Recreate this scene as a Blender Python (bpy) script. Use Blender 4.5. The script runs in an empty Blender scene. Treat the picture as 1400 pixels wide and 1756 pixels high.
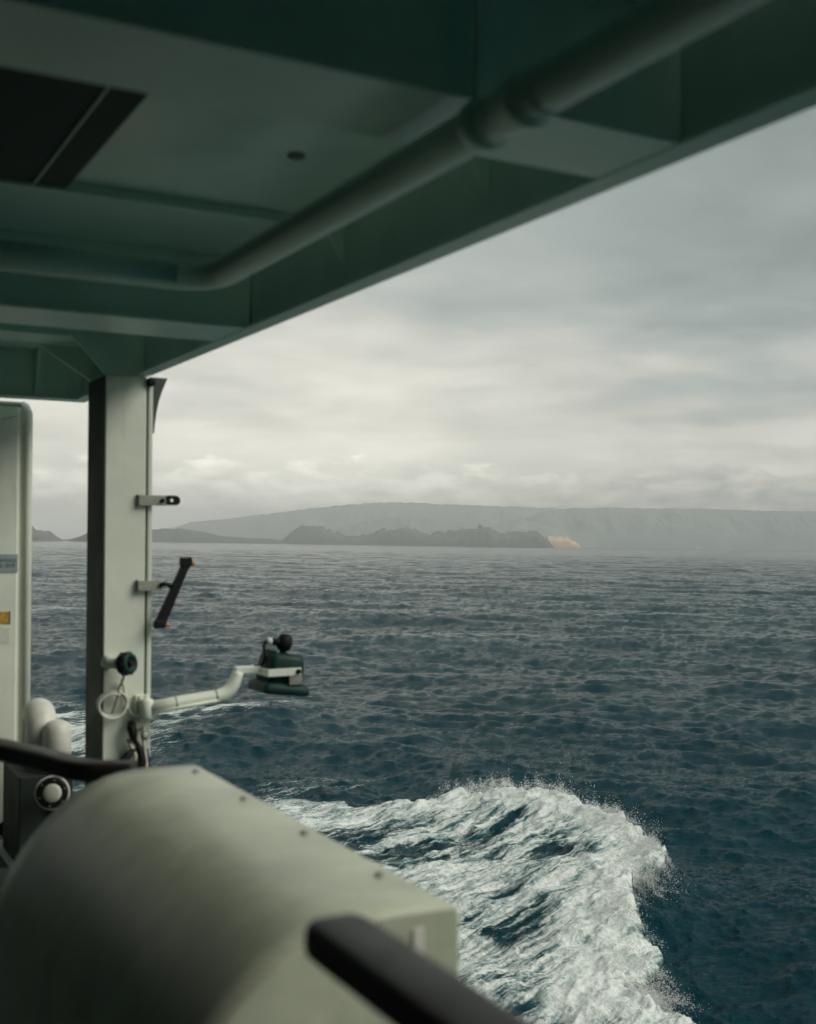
import bpy, bmesh, math, random
import numpy as np
from mathutils import Matrix, Vector

random.seed(7)
R = math.radians
scene = bpy.context.scene
col = scene.collection

# ------------------------------------------------------------------ camera
CAM_H = 13.0                      # eye height above the sea
YAW = R(28.8)                     # view direction, clockwise from the ship's long axis (+Y)
PITCH = math.atan(53 / 2000)
ROLL = -R(0.92)                   # the ship heels a little, and the camera with it
TRIM = 0.0088
fw = Vector((math.sin(YAW) * math.cos(PITCH), math.cos(YAW) * math.cos(PITCH), math.sin(PITCH)))
rt = Vector((math.cos(YAW), -math.sin(YAW), 0))
up = rt.cross(fw)
HEEL = Matrix.Rotation(ROLL, 4, fw)
cam_basis = Matrix((rt, up, -fw)).transposed().to_4x4()
SHIP = Matrix.Translation((0, 0, CAM_H)) @ HEEL @ Matrix.Rotation(TRIM, 4, 'X')
cd = bpy.data.cameras.new('camera')
cam = bpy.data.objects.new('camera', cd)
col.objects.link(cam)
cam.matrix_world = Matrix.Translation((0, 0, CAM_H)) @ HEEL @ cam_basis
cd.sensor_fit = 'HORIZONTAL'
cd.sensor_width = 36
cd.lens = 36 * 2000 / 1400
cd.clip_start = 0.05
cd.clip_end = 60000
cd.dof.use_dof = True
cd.dof.focus_distance = 65
cd.dof.aperture_fstop = 3.3
scene.camera = cam

# ------------------------------------------------------------------ light
SUN_AZ, SUN_EL = R(128), R(40)    # veiled sun behind the camera, outboard
scene.view_settings.view_transform = 'Standard'
scene.view_settings.look = 'None'
scene.view_settings.exposure = 0.6
scene.view_settings.gamma = 1.0
sl = bpy.data.lights.new('sun', 'SUN')
sl.energy = 1.5
sl.angle = R(35)
sl.color = (1.0, 0.96, 0.88)
so = bpy.data.objects.new('sun', sl)
col.objects.link(so)
sdir = Vector((math.sin(SUN_AZ) * math.cos(SUN_EL), math.cos(SUN_AZ) * math.cos(SUN_EL), math.sin(SUN_EL)))
so.rotation_euler = sdir.to_track_quat('Z', 'Y').to_euler()
so.location = (0, 0, 60)


class NT:
    """small node-tree helper"""
    def __init__(self, nt):
        self.nt = nt
        nt.nodes.clear()

    def n(self, typ, **kw):
        nd = self.nt.nodes.new(typ)
        for k, v in kw.items():
            setattr(nd, k, v)
        return nd

    def link(self, a, b):
        self.nt.links.new(a, b)

    def put(self, sock, v):
        if isinstance(v, bpy.types.NodeSocket):
            self.link(v, sock)
        elif v is not None:
            sock.default_value = v

    def m(self, op, a, b=None, c=None, clamp=False):
        nd = self.n('ShaderNodeMath', operation=op, use_clamp=clamp)
        self.put(nd.inputs[0], a)
        self.put(nd.inputs[1], b)
        self.put(nd.inputs[2], c)
        return nd.outputs[0]

    def ss(self, x, lo, hi, a=0.0, b=1.0):
        nd = self.n('ShaderNodeMapRange', interpolation_type='SMOOTHSTEP')
        self.put(nd.inputs[0], x)
        self.put(nd.inputs[1], lo)
        self.put(nd.inputs[2], hi)
        self.put(nd.inputs[3], a)
        self.put(nd.inputs[4], b)
        return nd.outputs[0]

    def noise(self, vec, scale, detail=4.0, rough=0.5, dist=0.0, dim='3D'):
        nd = self.n('ShaderNodeTexNoise', noise_dimensions=dim)
        self.put(nd.inputs['Vector'], vec)
        nd.inputs['Scale'].default_value = scale
        nd.inputs['Detail'].default_value = detail
        nd.inputs['Roughness'].default_value = rough
        nd.inputs['Distortion'].default_value = dist
        return nd.outputs['Fac']

    def mix(self, f, a, b):
        nd = self.n('ShaderNodeMix', data_type='RGBA')
        self.put(nd.inputs[0], f)
        self.put(nd.inputs[6], a)
        self.put(nd.inputs[7], b)
        return nd.outputs[2]

    def comb(self, x, y, z):
        nd = self.n('ShaderNodeCombineXYZ')
        self.put(nd.inputs[0], x)
        self.put(nd.inputs[1], y)
        self.put(nd.inputs[2], z)
        return nd.outputs[0]

    def ramp(self, f, stops):
        nd = self.n('ShaderNodeValToRGB')
        e = nd.color_ramp.elements
        while len(e) > 1:
            e.remove(e[-1])
        for i, (p, c) in enumerate(stops):
            el = e[0] if i == 0 else e.new(p)
            el.position = p
            el.color = (*c, 1) if len(c) == 3 else c
        self.put(nd.inputs[0], f)
        return nd.outputs[0]


# world: an overcast sky, layered cloud above a low bank of cumulus
w = bpy.data.worlds.new('World')
scene.world = w
w.use_nodes = True
g = NT(w.node_tree)
tc = g.n('ShaderNodeTexCoord')
sp = g.n('ShaderNodeSeparateXYZ')
g.link(tc.outputs['Generated'], sp.inputs[0])
dx, dy, dz = sp.outputs
el = g.m('MULTIPLY', g.m('ARCSINE', dz), 180 / math.pi)          # elevation in degrees
az = g.m('MULTIPLY', g.m('ARCTAN2', dx, dy), 180 / math.pi)      # azimuth in degrees
elp = g.m('MAXIMUM', el, 0.0)
zz = g.m('ADD', g.m('MAXIMUM', dz, 0.0), 0.10)
pv = g.comb(g.m('DIVIDE', dx, zz), g.m('DIVIDE', dy, zz), 0.0)
n_big = g.noise(pv, 0.62, 3, 0.52, 0.3)
n_fine = g.noise(pv, 1.9, 4, 0.58, 0.6)
# brightness of the veiled sky: bright low band, duller deck above
base = g.ramp(g.m('DIVIDE', elp, 60.0, clamp=True), [
    (0.0, (1.0,) * 3), (0.055, (0.86,) * 3), (0.11, (0.54,) * 3), (0.19, (0.40,) * 3),
    (0.34, (0.32,) * 3), (0.55, (0.33,) * 3), (1.0, (0.36,) * 3)])
bs = g.n('ShaderNodeSeparateColor')
g.link(base, bs.inputs[0])
gd = Vector((math.sin(R(19)) * math.cos(R(5)), math.cos(R(19)) * math.cos(R(5)), math.sin(R(5))))
dt = g.n('ShaderNodeVectorMath', operation='DOT_PRODUCT')
g.link(tc.outputs['Generated'], dt.inputs[0])
dt.inputs[1].default_value = gd
glow = g.m('POWER', g.m('MAXIMUM', dt.outputs['Value'], 0.0), 9.0)
lum = g.m('ADD', bs.outputs[0], g.m('MULTIPLY', glow, 0.30))
lum = g.m('SUBTRACT', lum, g.m('MULTIPLY', g.ss(az, 20.0, 46.0), 0.09))
cl = g.m('ADD', g.m('MULTIPLY', g.m('SUBTRACT', n_big, 0.5), 0.85), g.m('MULTIPLY', g.m('SUBTRACT', n_fine, 0.5), 0.35))
lum = g.m('ADD', lum, g.m('MULTIPLY', cl, g.m('MULTIPLY', g.ss(elp, 0.5, 7.0, 0.6, 0.8), g.ss(elp, 10.0, 19.0, 1.0, 0.5))))
# long thin streaks of layer cloud
n_str = g.noise(g.comb(g.m('MULTIPLY', az, 0.085), g.m('MULTIPLY', el, 0.30), 1.3), 1.5, 5, 0.55, 0.35)
lum = g.m('ADD', lum, g.m('MULTIPLY', g.m('SUBTRACT', n_str, 0.5), g.ss(elp, 6.0, 15.0, 0.7, 0.08)))
# low cumulus bank near the horizon
cv = g.comb(g.m('MULTIPLY', az, 0.16), g.m('MULTIPLY', el, 0.42), 3.7)
n_top = g.noise(g.comb(g.m('MULTIPLY', az, 0.13), 0.0, 8.2), 1.0, 1, 0.5)
n_cu = g.noise(cv, 2.9, 5, 0.6, 0.3)
top = g.m('ADD', g.m('ADD', 1.5, g.m('MULTIPLY', n_top, 4.4)), g.m('MULTIPLY', g.m('SUBTRACT', n_cu, 0.5), 4.6))
cum = g.ss(g.m('SUBTRACT', top, el), -0.02, 0.6)
cuml = g.m('ADD', 1.22, g.m('MULTIPLY', g.m('SUBTRACT', n_cu, 0.5), 1.8))
cuml = g.m('SUBTRACT', cuml, g.m('MULTIPLY', g.ss(az, 24.0, 44.0), 0.5))
cum = g.m('MULTIPLY', cum, g.ss(el, 0.6, 2.2, 0.2, 0.9))
mixl = g.n('ShaderNodeMix', data_type='FLOAT')
g.link(cum, mixl.inputs[0])
g.link(lum, mixl.inputs[2])
g.link(cuml, mixl.inputs[3])
lum = g.m('MAXIMUM', mixl.outputs[0], 0.12)
tint = g.ramp(lum, [(0.15, (0.85, 1.02, 0.96)), (0.36, (0.895, 1.02, 0.96)), (0.5, (0.95, 1.01, 0.95)), (0.62, (1.01, 1.0, 0.90)), (0.85, (1.03, 1.0, 0.88))])
cm = g.n('ShaderNodeVectorMath', operation='SCALE')
g.link(tint, cm.inputs[0])
g.link(lum, cm.inputs['Scale'])
sky = g.n('ShaderNodeTexSky', sky_type='NISHITA', sun_disc=False, sun_elevation=SUN_EL, sun_rotation=SUN_AZ)
bg1 = g.n('ShaderNodeBackground')
g.link(sky.outputs[0], bg1.inputs[0])
bg1.inputs[1].default_value = 0.06
bg2 = g.n('ShaderNodeBackground')
g.link(cm.outputs[0], bg2.inputs[0])
bg2.inputs[1].default_value = 0.72
ms = g.n('ShaderNodeMixShader')
ms.inputs[0].default_value = 0.94
g.link(bg1.outputs[0], ms.inputs[1])
g.link(bg2.outputs[0], ms.inputs[2])
wo = g.n('ShaderNodeOutputWorld')
g.link(ms.outputs[0], wo.inputs[0])

scene.cycles.use_denoising = True
scene.cycles.use_adaptive_sampling = True
scene.cycles.adaptive_threshold = 0.02
scene.cycles.max_bounces = 9
scene.cycles.diffuse_bounces = 4
scene.cycles.glossy_bounces = 2
scene.cycles.transparent_max_bounces = 8
scene.cycles.volume_bounces = 6
scene.cycles.caustics_reflective = False
scene.cycles.caustics_refractive = False
scene.cycles.sample_clamp_indirect = 4.0


# ------------------------------------------------------------------ materials
def mat(name, base, rough=0.5, var=0.12, scale=6.0, bump=0.02, metallic=0.0, dirt=None, dirt_amt=0.0, spec=0.5, bscale=60.0):
    m = bpy.data.materials.new(name)
    m.use_nodes = True
    t = NT(m.node_tree)
    tc_ = t.n('ShaderNodeTexCoord')
    o = tc_.outputs['Object']
    n1 = t.noise(o, scale, 5, 0.6, 0.2)
    dark = tuple(c * (1 - var) for c in base) + (1,)
    lite = tuple(min(1, c * (1 + var * 0.6)) for c in base) + (1,)
    c = t.mix(t.ss(n1, 0.3, 0.7), dark, lite)
    if dirt:
        mp = t.n('ShaderNodeMapping')
        mp.inputs['Scale'].default_value = (14, 14, 1.6)
        t.link(o, mp.inputs[0])
        n2 = t.noise(mp.outputs[0], 1.0, 6, 0.65)
        n3 = t.noise(o, 2.3, 3, 0.5)
        f = t.m('MULTIPLY', t.ss(n2, 0.56, 0.72), t.ss(n3, 0.45, 0.65))
        c = t.mix(t.m('MULTIPLY', f, dirt_amt), c, (*dirt, 1))
    b = t.n('ShaderNodeBsdfPrincipled')
    t.link(c, b.inputs['Base Color'])
    t.put(b.inputs['Roughness'], t.ss(n1, 0.2, 0.8, rough * 0.85, min(1, rough * 1.2)))
    b.inputs['Metallic'].default_value = metallic
    b.inputs['Specular IOR Level'].default_value = spec
    if bump:
        bp = t.n('ShaderNodeBump')
        bp.inputs['Strength'].default_value = 0.5
        bp.inputs['Distance'].default_value = bump
        t.link(t.noise(o, bscale, 3, 0.55), bp.inputs['Height'])
        t.link(bp.outputs[0], b.inputs['Normal'])
    out = t.n('ShaderNodeOutputMaterial')
    t.link(b.outputs[0], out.inputs[0])
    return m


M = {}
M['paint'] = mat('overhead paint', (0.64, 0.84, 0.75), 0.36, 0.10, 3.0, 0.0008, dirt=(0.25, 0.2, 0.13), dirt_amt=0.18, bscale=14)
M['column'] = mat('column paint', (0.74, 0.78, 0.66), 0.4, 0.06, 4.0, 0.0012, dirt=(0.4, 0.36, 0.24), dirt_amt=0.35, bscale=20)
M['cover'] = mat('cover gelcoat', (0.50, 0.54, 0.41), 0.36, 0.2, 4.5, 0.001, dirt=(0.30, 0.27, 0.18), dirt_amt=0.45, bscale=9)
M['locker'] = mat('locker paint', (0.74, 0.77, 0.66), 0.42, 0.07, 3.0, 0.001, dirt=(0.4, 0.32, 0.2), dirt_amt=0.4, bscale=14)
M['vent'] = mat('vent paint', (0.66, 0.66, 0.58), 0.45, 0.1, 8.0, 0.001)
M['rail'] = mat('dark varnished rail', (0.014, 0.012, 0.010), 0.42, 0.3, 9.0, 0.0008, bscale=80)
M['black'] = mat('black rubber', (0.006, 0.007, 0.0065), 0.6, 0.3, 20.0, 0.0006, spec=0.25)
M['green'] = mat('green lamp enamel', (0.003, 0.030, 0.023), 0.5, 0.3, 20.0, 0.0006, spec=0.22)
M['steel'] = mat('dull steel', (0.32, 0.33, 0.30), 0.4, 0.25, 30.0, 0.0004, metallic=0.6)
M['bolt'] = mat('weathered bolt', (0.30, 0.30, 0.22), 0.55, 0.3, 60.0, 0.0)
M['clip'] = mat('shaded clip grey', (0.30, 0.33, 0.26), 0.5, 0.15, 30.0, 0.0)  # the shadow on the clips is put into this darker grey
M['orange'] = mat('orange rubber', (0.42, 0.21, 0.08), 0.6, 0.2, 40.0, 0.0)
M['yellow'] = mat('yellow sticker', (0.50, 0.30, 0.04), 0.5, 0.35, 45.0, 0.0)
M['plate'] = mat('blue grey plate', (0.30, 0.36, 0.36), 0.45, 0.1, 20.0, 0.0)
M['print'] = mat('dark print', (0.06, 0.09, 0.09), 0.6, 0.1, 20.0, 0.0)
M['dark_bay'] = mat('dark panel tone', (0.035, 0.05, 0.044), 0.8, 0.3, 30.0, 0.0)
M['shade'] = mat('black green painted shade', (0.012, 0.02, 0.017), 0.6, 0.2, 4.0, 0.0)  # near-black tone for painted shade on column side and vent base
M['deck'] = mat('dark green deck', (0.035, 0.052, 0.045), 0.7, 0.3, 5.0, 0.002)
M['bounce_strip'] = mat('pale waterway paint', (0.50, 0.58, 0.53), 0.5, 0.15, 4.0, 0.001)
M['plug'] = mat('green grey plug', (0.16, 0.2, 0.18), 0.6, 0.2, 10.0, 0.0)
M['wall_shade'] = mat('dark wall and shade paint', (0.035, 0.05, 0.043), 0.6, 0.2, 2.0, 0.001)
M['hull'] = mat('hull paint', (0.35, 0.37, 0.35), 0.5, 0.15, 1.0, 0.003, bscale=3)
M['rope'] = mat('pale rope', (0.55, 0.55, 0.46), 0.8, 0.2, 60.0, 0.001)
M['cable'] = mat('white cable', (0.6, 0.61, 0.52), 0.5, 0.12, 40.0, 0.0)


# ------------------------------------------------------------------ mesh helpers
class MB:
    def __init__(self):
        self.v, self.f, self.s = [], [], []

    def add(self, vs, fs, smooth=False):
        b = len(self.v)
        self.v += [tuple(p) for p in vs]
        self.f += [tuple(i + b for i in q) for q in fs]
        self.s += [smooth] * len(fs)
        return self

    def box(self, x0, x1, y0, y1, z0, z1):
        vs = [(x, y, z) for z in (z0, z1) for y in (y0, y1) for x in (x0, x1)]
        return self.add(vs, [(0, 2, 3, 1), (4, 5, 7, 6), (0, 1, 5, 4), (2, 6, 7, 3), (0, 4, 6, 2), (1, 3, 7, 5)])

    def prism(self, pts, axis, a, b, smooth_side=False):
        """polygon pts (2-D in the two other axes) extruded along axis from a to b"""
        def P(p, t):
            q = list(p)
            q.insert('xyz'.index(axis), t)
            return q
        n = len(pts)
        vs = [P(p, a) for p in pts] + [P(p, b) for p in pts]
        base = len(self.v)
        self.add(vs, [], False)
        for i in range(n):
            j = (i + 1) % n
            self.f.append((base + i, base + j, base + n + j, base + n + i))
            self.s.append(smooth_side)
        self.f.append(tuple(base + i for i in reversed(range(n))))
        self.f.append(tuple(base + n + i for i in range(n)))
        self.s += [False, False]
        return self

    def tube(self, path, r, seg=16, caps=True):
        path = [Vector(p) for p in path]
        n = len(path)
        rr = r if isinstance(r, (list, tuple)) else [r] * n
        base = len(self.v)
        t0 = (path[1] - path[0]).normalized()
        a = Vector((0, 0, 1)) if abs(t0.z) < 0.9 else Vector((1, 0, 0))
        u = t0.cross(a).normalized()
        for i, p in enumerate(path):
            t = (path[min(i + 1, n - 1)] - path[max(i - 1, 0)]).normalized()
            u = (u - t * u.dot(t)).normalized()
            v = t.cross(u)
            for k in range(seg):
                ang = 2 * math.pi * k / seg
                self.v.append(tuple(p + (u * math.cos(ang) + v * math.sin(ang)) * rr[i]))
        for i in range(n - 1):
            for k in range(seg):
                k2 = (k + 1) % seg
                self.f.append((base + i * seg + k, base + i * seg + k2, base + (i + 1) * seg + k2, base + (i + 1) * seg + k))
                self.s.append(True)
        if caps:
            self.f.append(tuple(base + k for k in reversed(range(seg))))
            self.f.append(tuple(base + (n - 1) * seg + k for k in range(seg)))
            self.s += [False, False]
        return self

    def lathe(self, prof, origin, axis, seg=24):
        """prof: (radius, distance along axis)"""
        o = Vector(origin)
        ax = Vector(axis).normalized()
        return self.tube([o + ax * d for r, d in prof], [max(r, 1e-4) for r, d in prof], seg) if False else self._lathe(prof, o, ax, seg)

    def _lathe(self, prof, o, ax, seg):
        a = Vector((0, 0, 1)) if abs(ax.z) < 0.9 else Vector((1, 0, 0))
        u = ax.cross(a).normalized()
        v = ax.cross(u)
        base = len(self.v)
        for r, d in prof:
            for k in range(seg):
                ang = 2 * math.pi * k / seg
                self.v.append(tuple(o + ax * d + (u * math.cos(ang) + v * math.sin(ang)) * max(r, 1e-4)))
        for i in range(len(prof) - 1):
            for k in range(seg):
                k2 = (k + 1) % seg
                self.f.append((base + i * seg + k, base + i * seg + k2, base + (i + 1) * seg + k2, base + (i + 1) * seg + k))
                self.s.append(True)
        self.f.append(tuple(base + k for k in reversed(range(seg))))
        self.f.append(tuple(base + (len(prof) - 1) * seg + k for k in range(seg)))
        self.s += [False, False]
        return self

    def xf(self, mtx):
        self.v = [tuple(mtx @ Vector(p)) for p in self.v]
        return self

    def build(self, name, m, root=None, base=(0, 0, 0), bevel=0.0, seg=2):
        me = bpy.data.meshes.new(name)
        bx = Vector(base)
        me.from_pydata([tuple(Vector(p) - bx) for p in self.v], [], self.f)
        me.polygons.foreach_set('use_smooth', self.s)
        bm = bmesh.new()
        bm.from_mesh(me)
        bmesh.ops.recalc_face_normals(bm, faces=bm.faces)
        bm.to_mesh(me)
        bm.free()
        me.materials.append(m)
        o = bpy.data.objects.new(name, me)
        col.objects.link(o)
        if root is not None:
            o.parent = root
        if bevel:
            md = o.modifiers.new('bevel', 'BEVEL')
            md.width = bevel
            md.segments = seg
            md.limit_method = 'ANGLE'
            md.angle_limit = R(40)
        return o


class Thing:
    """an Empty at the thing's base in ship coordinates; parts are built in ship coordinates too"""
    def __init__(self, name, label, cat, base, group=None, kind=None):
        self.base = Vector(base)
        self.o = bpy.data.objects.new(name, None)
        self.o.empty_display_size = 0.2
        col.objects.link(self.o)
        self.o.matrix_world = SHIP @ Matrix.Translation(self.base)
        if label:
            self.o['label'] = label
            self.o['category'] = cat
        if group:
            self.o['group'] = group
        if kind:
            self.o['kind'] = kind

    def part(self, name, mb, m, bevel=0.0, seg=2, label=None):
        o = mb.build(name, m, self.o, self.base, bevel, seg)
        if label:
            o['label'] = label
        return o

    def sub(self, name, mb, m, parent, bevel=0.0):
        return mb.build(name, m, parent, self.base, bevel)


def single(name, mb, m, base, label=None, cat=None, kind=None, bevel=0.0):
    o = mb.build(name, m, None, base, bevel)
    o.matrix_world = SHIP @ Matrix.Translation(Vector(base))
    if label:
        o['label'] = label
        o['category'] = cat
    if kind:
        o['kind'] = kind
    return o


def arc(c, r, a0, a1, n, plane='xz', third=0.0):
    out = []
    for i in range(n + 1):
        a = R(a0 + (a1 - a0) * i / n)
        p, q = c[0] + r * math.cos(a), c[1] + r * math.sin(a)
        out.append({'xz': (p, third, q), 'xy': (p, q, third), 'yz': (third, p, q)}[plane])
    return out


# ------------------------------------------------------------------ noise in numpy
def lattice(seed, n=256):
    return np.random.default_rng(seed).random((n, n)).astype(np.float32)


LAT = [lattice(s) for s in range(6)]


def vnoise(x, y, k=0):
    L = LAT[k % 6]
    n = L.shape[0]
    xi = np.floor(x).astype(np.int64)
    yi = np.floor(y).astype(np.int64)
    fx = (x - xi).astype(np.float32)
    fy = (y - yi).astype(np.float32)
    fx = fx * fx * (3 - 2 * fx)
    fy = fy * fy * (3 - 2 * fy)
    x0, x1, y0, y1 = xi % n, (xi + 1) % n, yi % n, (yi + 1) % n
    a = L[y0, x0] * (1 - fx) + L[y0, x1] * fx
    b = L[y1, x0] * (1 - fx) + L[y1, x1] * fx
    return a * (1 - fy) + b * fy


def fbm(x, y, octv=4, k=0, gain=0.5):
    s, a, t = 0.0, 1.0, 0.0
    for i in range(octv):
        s = s + a * vnoise(x * 2 ** i + 17.3 * i, y * 2 ** i + 9.1 * i, k + i)
        t += a
        a *= gain
    return s / t


def sstep(x, a, b):
    t = np.clip((x - a) / (b - a), 0, 1)
    return t * t * (3 - 2 * t)


# ------------------------------------------------------------------ the sea
WIND = R(33)          # heading of the waves, clockwise from +Y
GR = 9.81


def spectrum(kx, ky):
    k = np.hypot(kx, ky)
    k[k == 0] = 1e-6
    Lw = 3.3
    P = np.exp(-1.0 / (k * Lw) ** 2) / k ** 4
    P *= np.exp(-(k * 0.012) ** 2)
    P *= 1 - 0.72 * np.exp(-(np.log(k / 1.25) / 0.55) ** 2)
    th = np.arctan2(kx, ky) - WIND
    kp = 0.8165 / Lw
    s = np.clip(4.5 * (kp / k) ** 0.5, 1.2, 4.5)
    D = np.abs(np.cos(th / 2)) ** (2 * s)
    norm = 2.0 * np.sqrt(s)
    return P * D * norm


def cascade(L, N, kmin, kmax, seed):
    rng = np.random.default_rng(seed)
    k1 = 2 * np.pi * np.fft.fftfreq(N, L / N)
    kx, ky = np.meshgrid(k1, k1)
    k = np.hypot(kx, ky)
    dk = 2 * np.pi / L
    P = spectrum(kx.copy(), ky.copy())
    P[(k < kmin) | (k >= kmax)] = 0
    c = (rng.standard_normal((N, N)) + 1j * rng.standard_normal((N, N))) * np.sqrt(P) * dk
    k[0, 0] = 1
    F = lambda z: np.real(np.fft.ifft2(z)) * N * N
    h = F(c)
    Dx, Dy = F(1j * kx / k * c), F(1j * ky / k * c)
    jxx, jyy, jxy = F(-kx * kx / k * c), F(-ky * ky / k * c), F(-kx * ky / k * c)
    return dict(L=L, N=N, h=h, dx=Dx, dy=Dy, jxx=jxx, jyy=jyy, jxy=jxy)


CS = [cascade(331.0, 512, 0.0, 1.1, 11), cascade(71.0, 512, 1.1, 7.0, 12), cascade(13.7, 512, 7.0, 60.0, 13)]
sig = math.sqrt(sum(float(np.var(c['h'])) for c in CS))
AMP = 0.23 / sig
for c, bo_ in zip(CS, (0.85, 1.55, 2.2)):
    for q in ('h', 'dx', 'dy', 'jxx', 'jyy', 'jxy'):
        c[q] = (c[q] * AMP * bo_).astype(np.float32)


def bil(c, keys, x, y):
    N, L = c['N'], c['L']
    u = x / L * N
    v = y / L * N
    i = np.floor(u).astype(np.int64)
    j = np.floor(v).astype(np.int64)
    fx = (u - i).astype(np.float32)
    fy = (v - j).astype(np.float32)
    i0, i1, j0, j1 = i % N, (i + 1) % N, j % N, (j + 1) % N
    w00, w10, w01, w11 = (1 - fx) * (1 - fy), fx * (1 - fy), (1 - fx) * fy, fx * fy
    return [c[q][j0, i0] * w00 + c[q][j0, i1] * w10 + c[q][j1, i0] * w01 + c[q][j1, i1] * w11 for q in keys]


# crest of the breaking bow wave: (x, y, height)
CREST = np.array([
    (18.2, 17.9, 0.9), (19.47, 19.72, 1.0), (20.5, 21.25, 1.1), (21.4, 22.67, 1.2), (22.3, 24.4, 1.25), (23.7, 26.8, 1.25),
    (25.0, 29.15, 1.3), (26.6, 31.3, 1.35), (28.9, 33.1, 1.5), (30.9, 34.7, 1.65), (32.2, 36.6, 1.75), (33.4, 39.45, 1.8),
    (34.3, 42.2, 1.8), (34.3, 44.9, 1.8), (33.6, 47.0, 1.75), (32.6, 48.7, 1.6), (31.3, 49.7, 1.4), (29.6, 50.2, 1.1),
    (28.0, 50.9, 0.6), (26.2, 52.2, 0.15)])
SECOND = np.array([(12.0, 54.0, 0.3), (21.0, 65.8, 0.55), (27.2, 73.0, 0.7), (34.0, 82.5, 0.75), (40.3, 91.3, 0.55), (46, 100, 0.1)])


def resample(poly, step):
    seg = np.hypot(np.diff(poly[:, 0]), np.diff(poly[:, 1]))
    t = np.concatenate([[0], np.cumsum(seg)])
    tt = np.linspace(0, t[-1], int(t[-1] / step) + 1)
    out = np.stack([np.interp(tt, t, poly[:, i]) for i in range(3)], 1)
    for _ in range(2):
        out[1:-1] = out[:-2] * 0.25 + out[1:-1] * 0.5 + out[2:] * 0.25
    return out


def crest_coords(x, y, poly):
    """signed distance (positive outboard, ahead of the crest), arc length and crest height"""
    best = np.full(x.shape, 1e9)
    s = np.zeros(x.shape)
    t = np.zeros(x.shape)
    hh = np.zeros(x.shape)
    acc = 0.0
    for a, b in zip(poly[:-1], poly[1:]):
        d = b[:2] - a[:2]
        ln = math.hypot(*d)
        d = d / ln
        rx, ry = x - a[0], y - a[1]
        q = np.clip(rx * d[0] + ry * d[1], 0, ln)
        ex, ey = rx - q * d[0], ry - q * d[1]
        dist = np.hypot(ex, ey)
        side = rx * d[1] - ry * d[0]
        m = dist < best
        best = np.where(m, dist, best)
        s = np.where(m, np.where(side > 0, dist, -dist), s)
        t = np.where(m, acc + q, t)
        hh = np.where(m, a[2] + (b[2] - a[2]) * q / ln, hh)
        acc += ln
    return s, t, hh


CR = resample(CREST, 1.0)
SC = resample(SECOND, 3.0)


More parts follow.
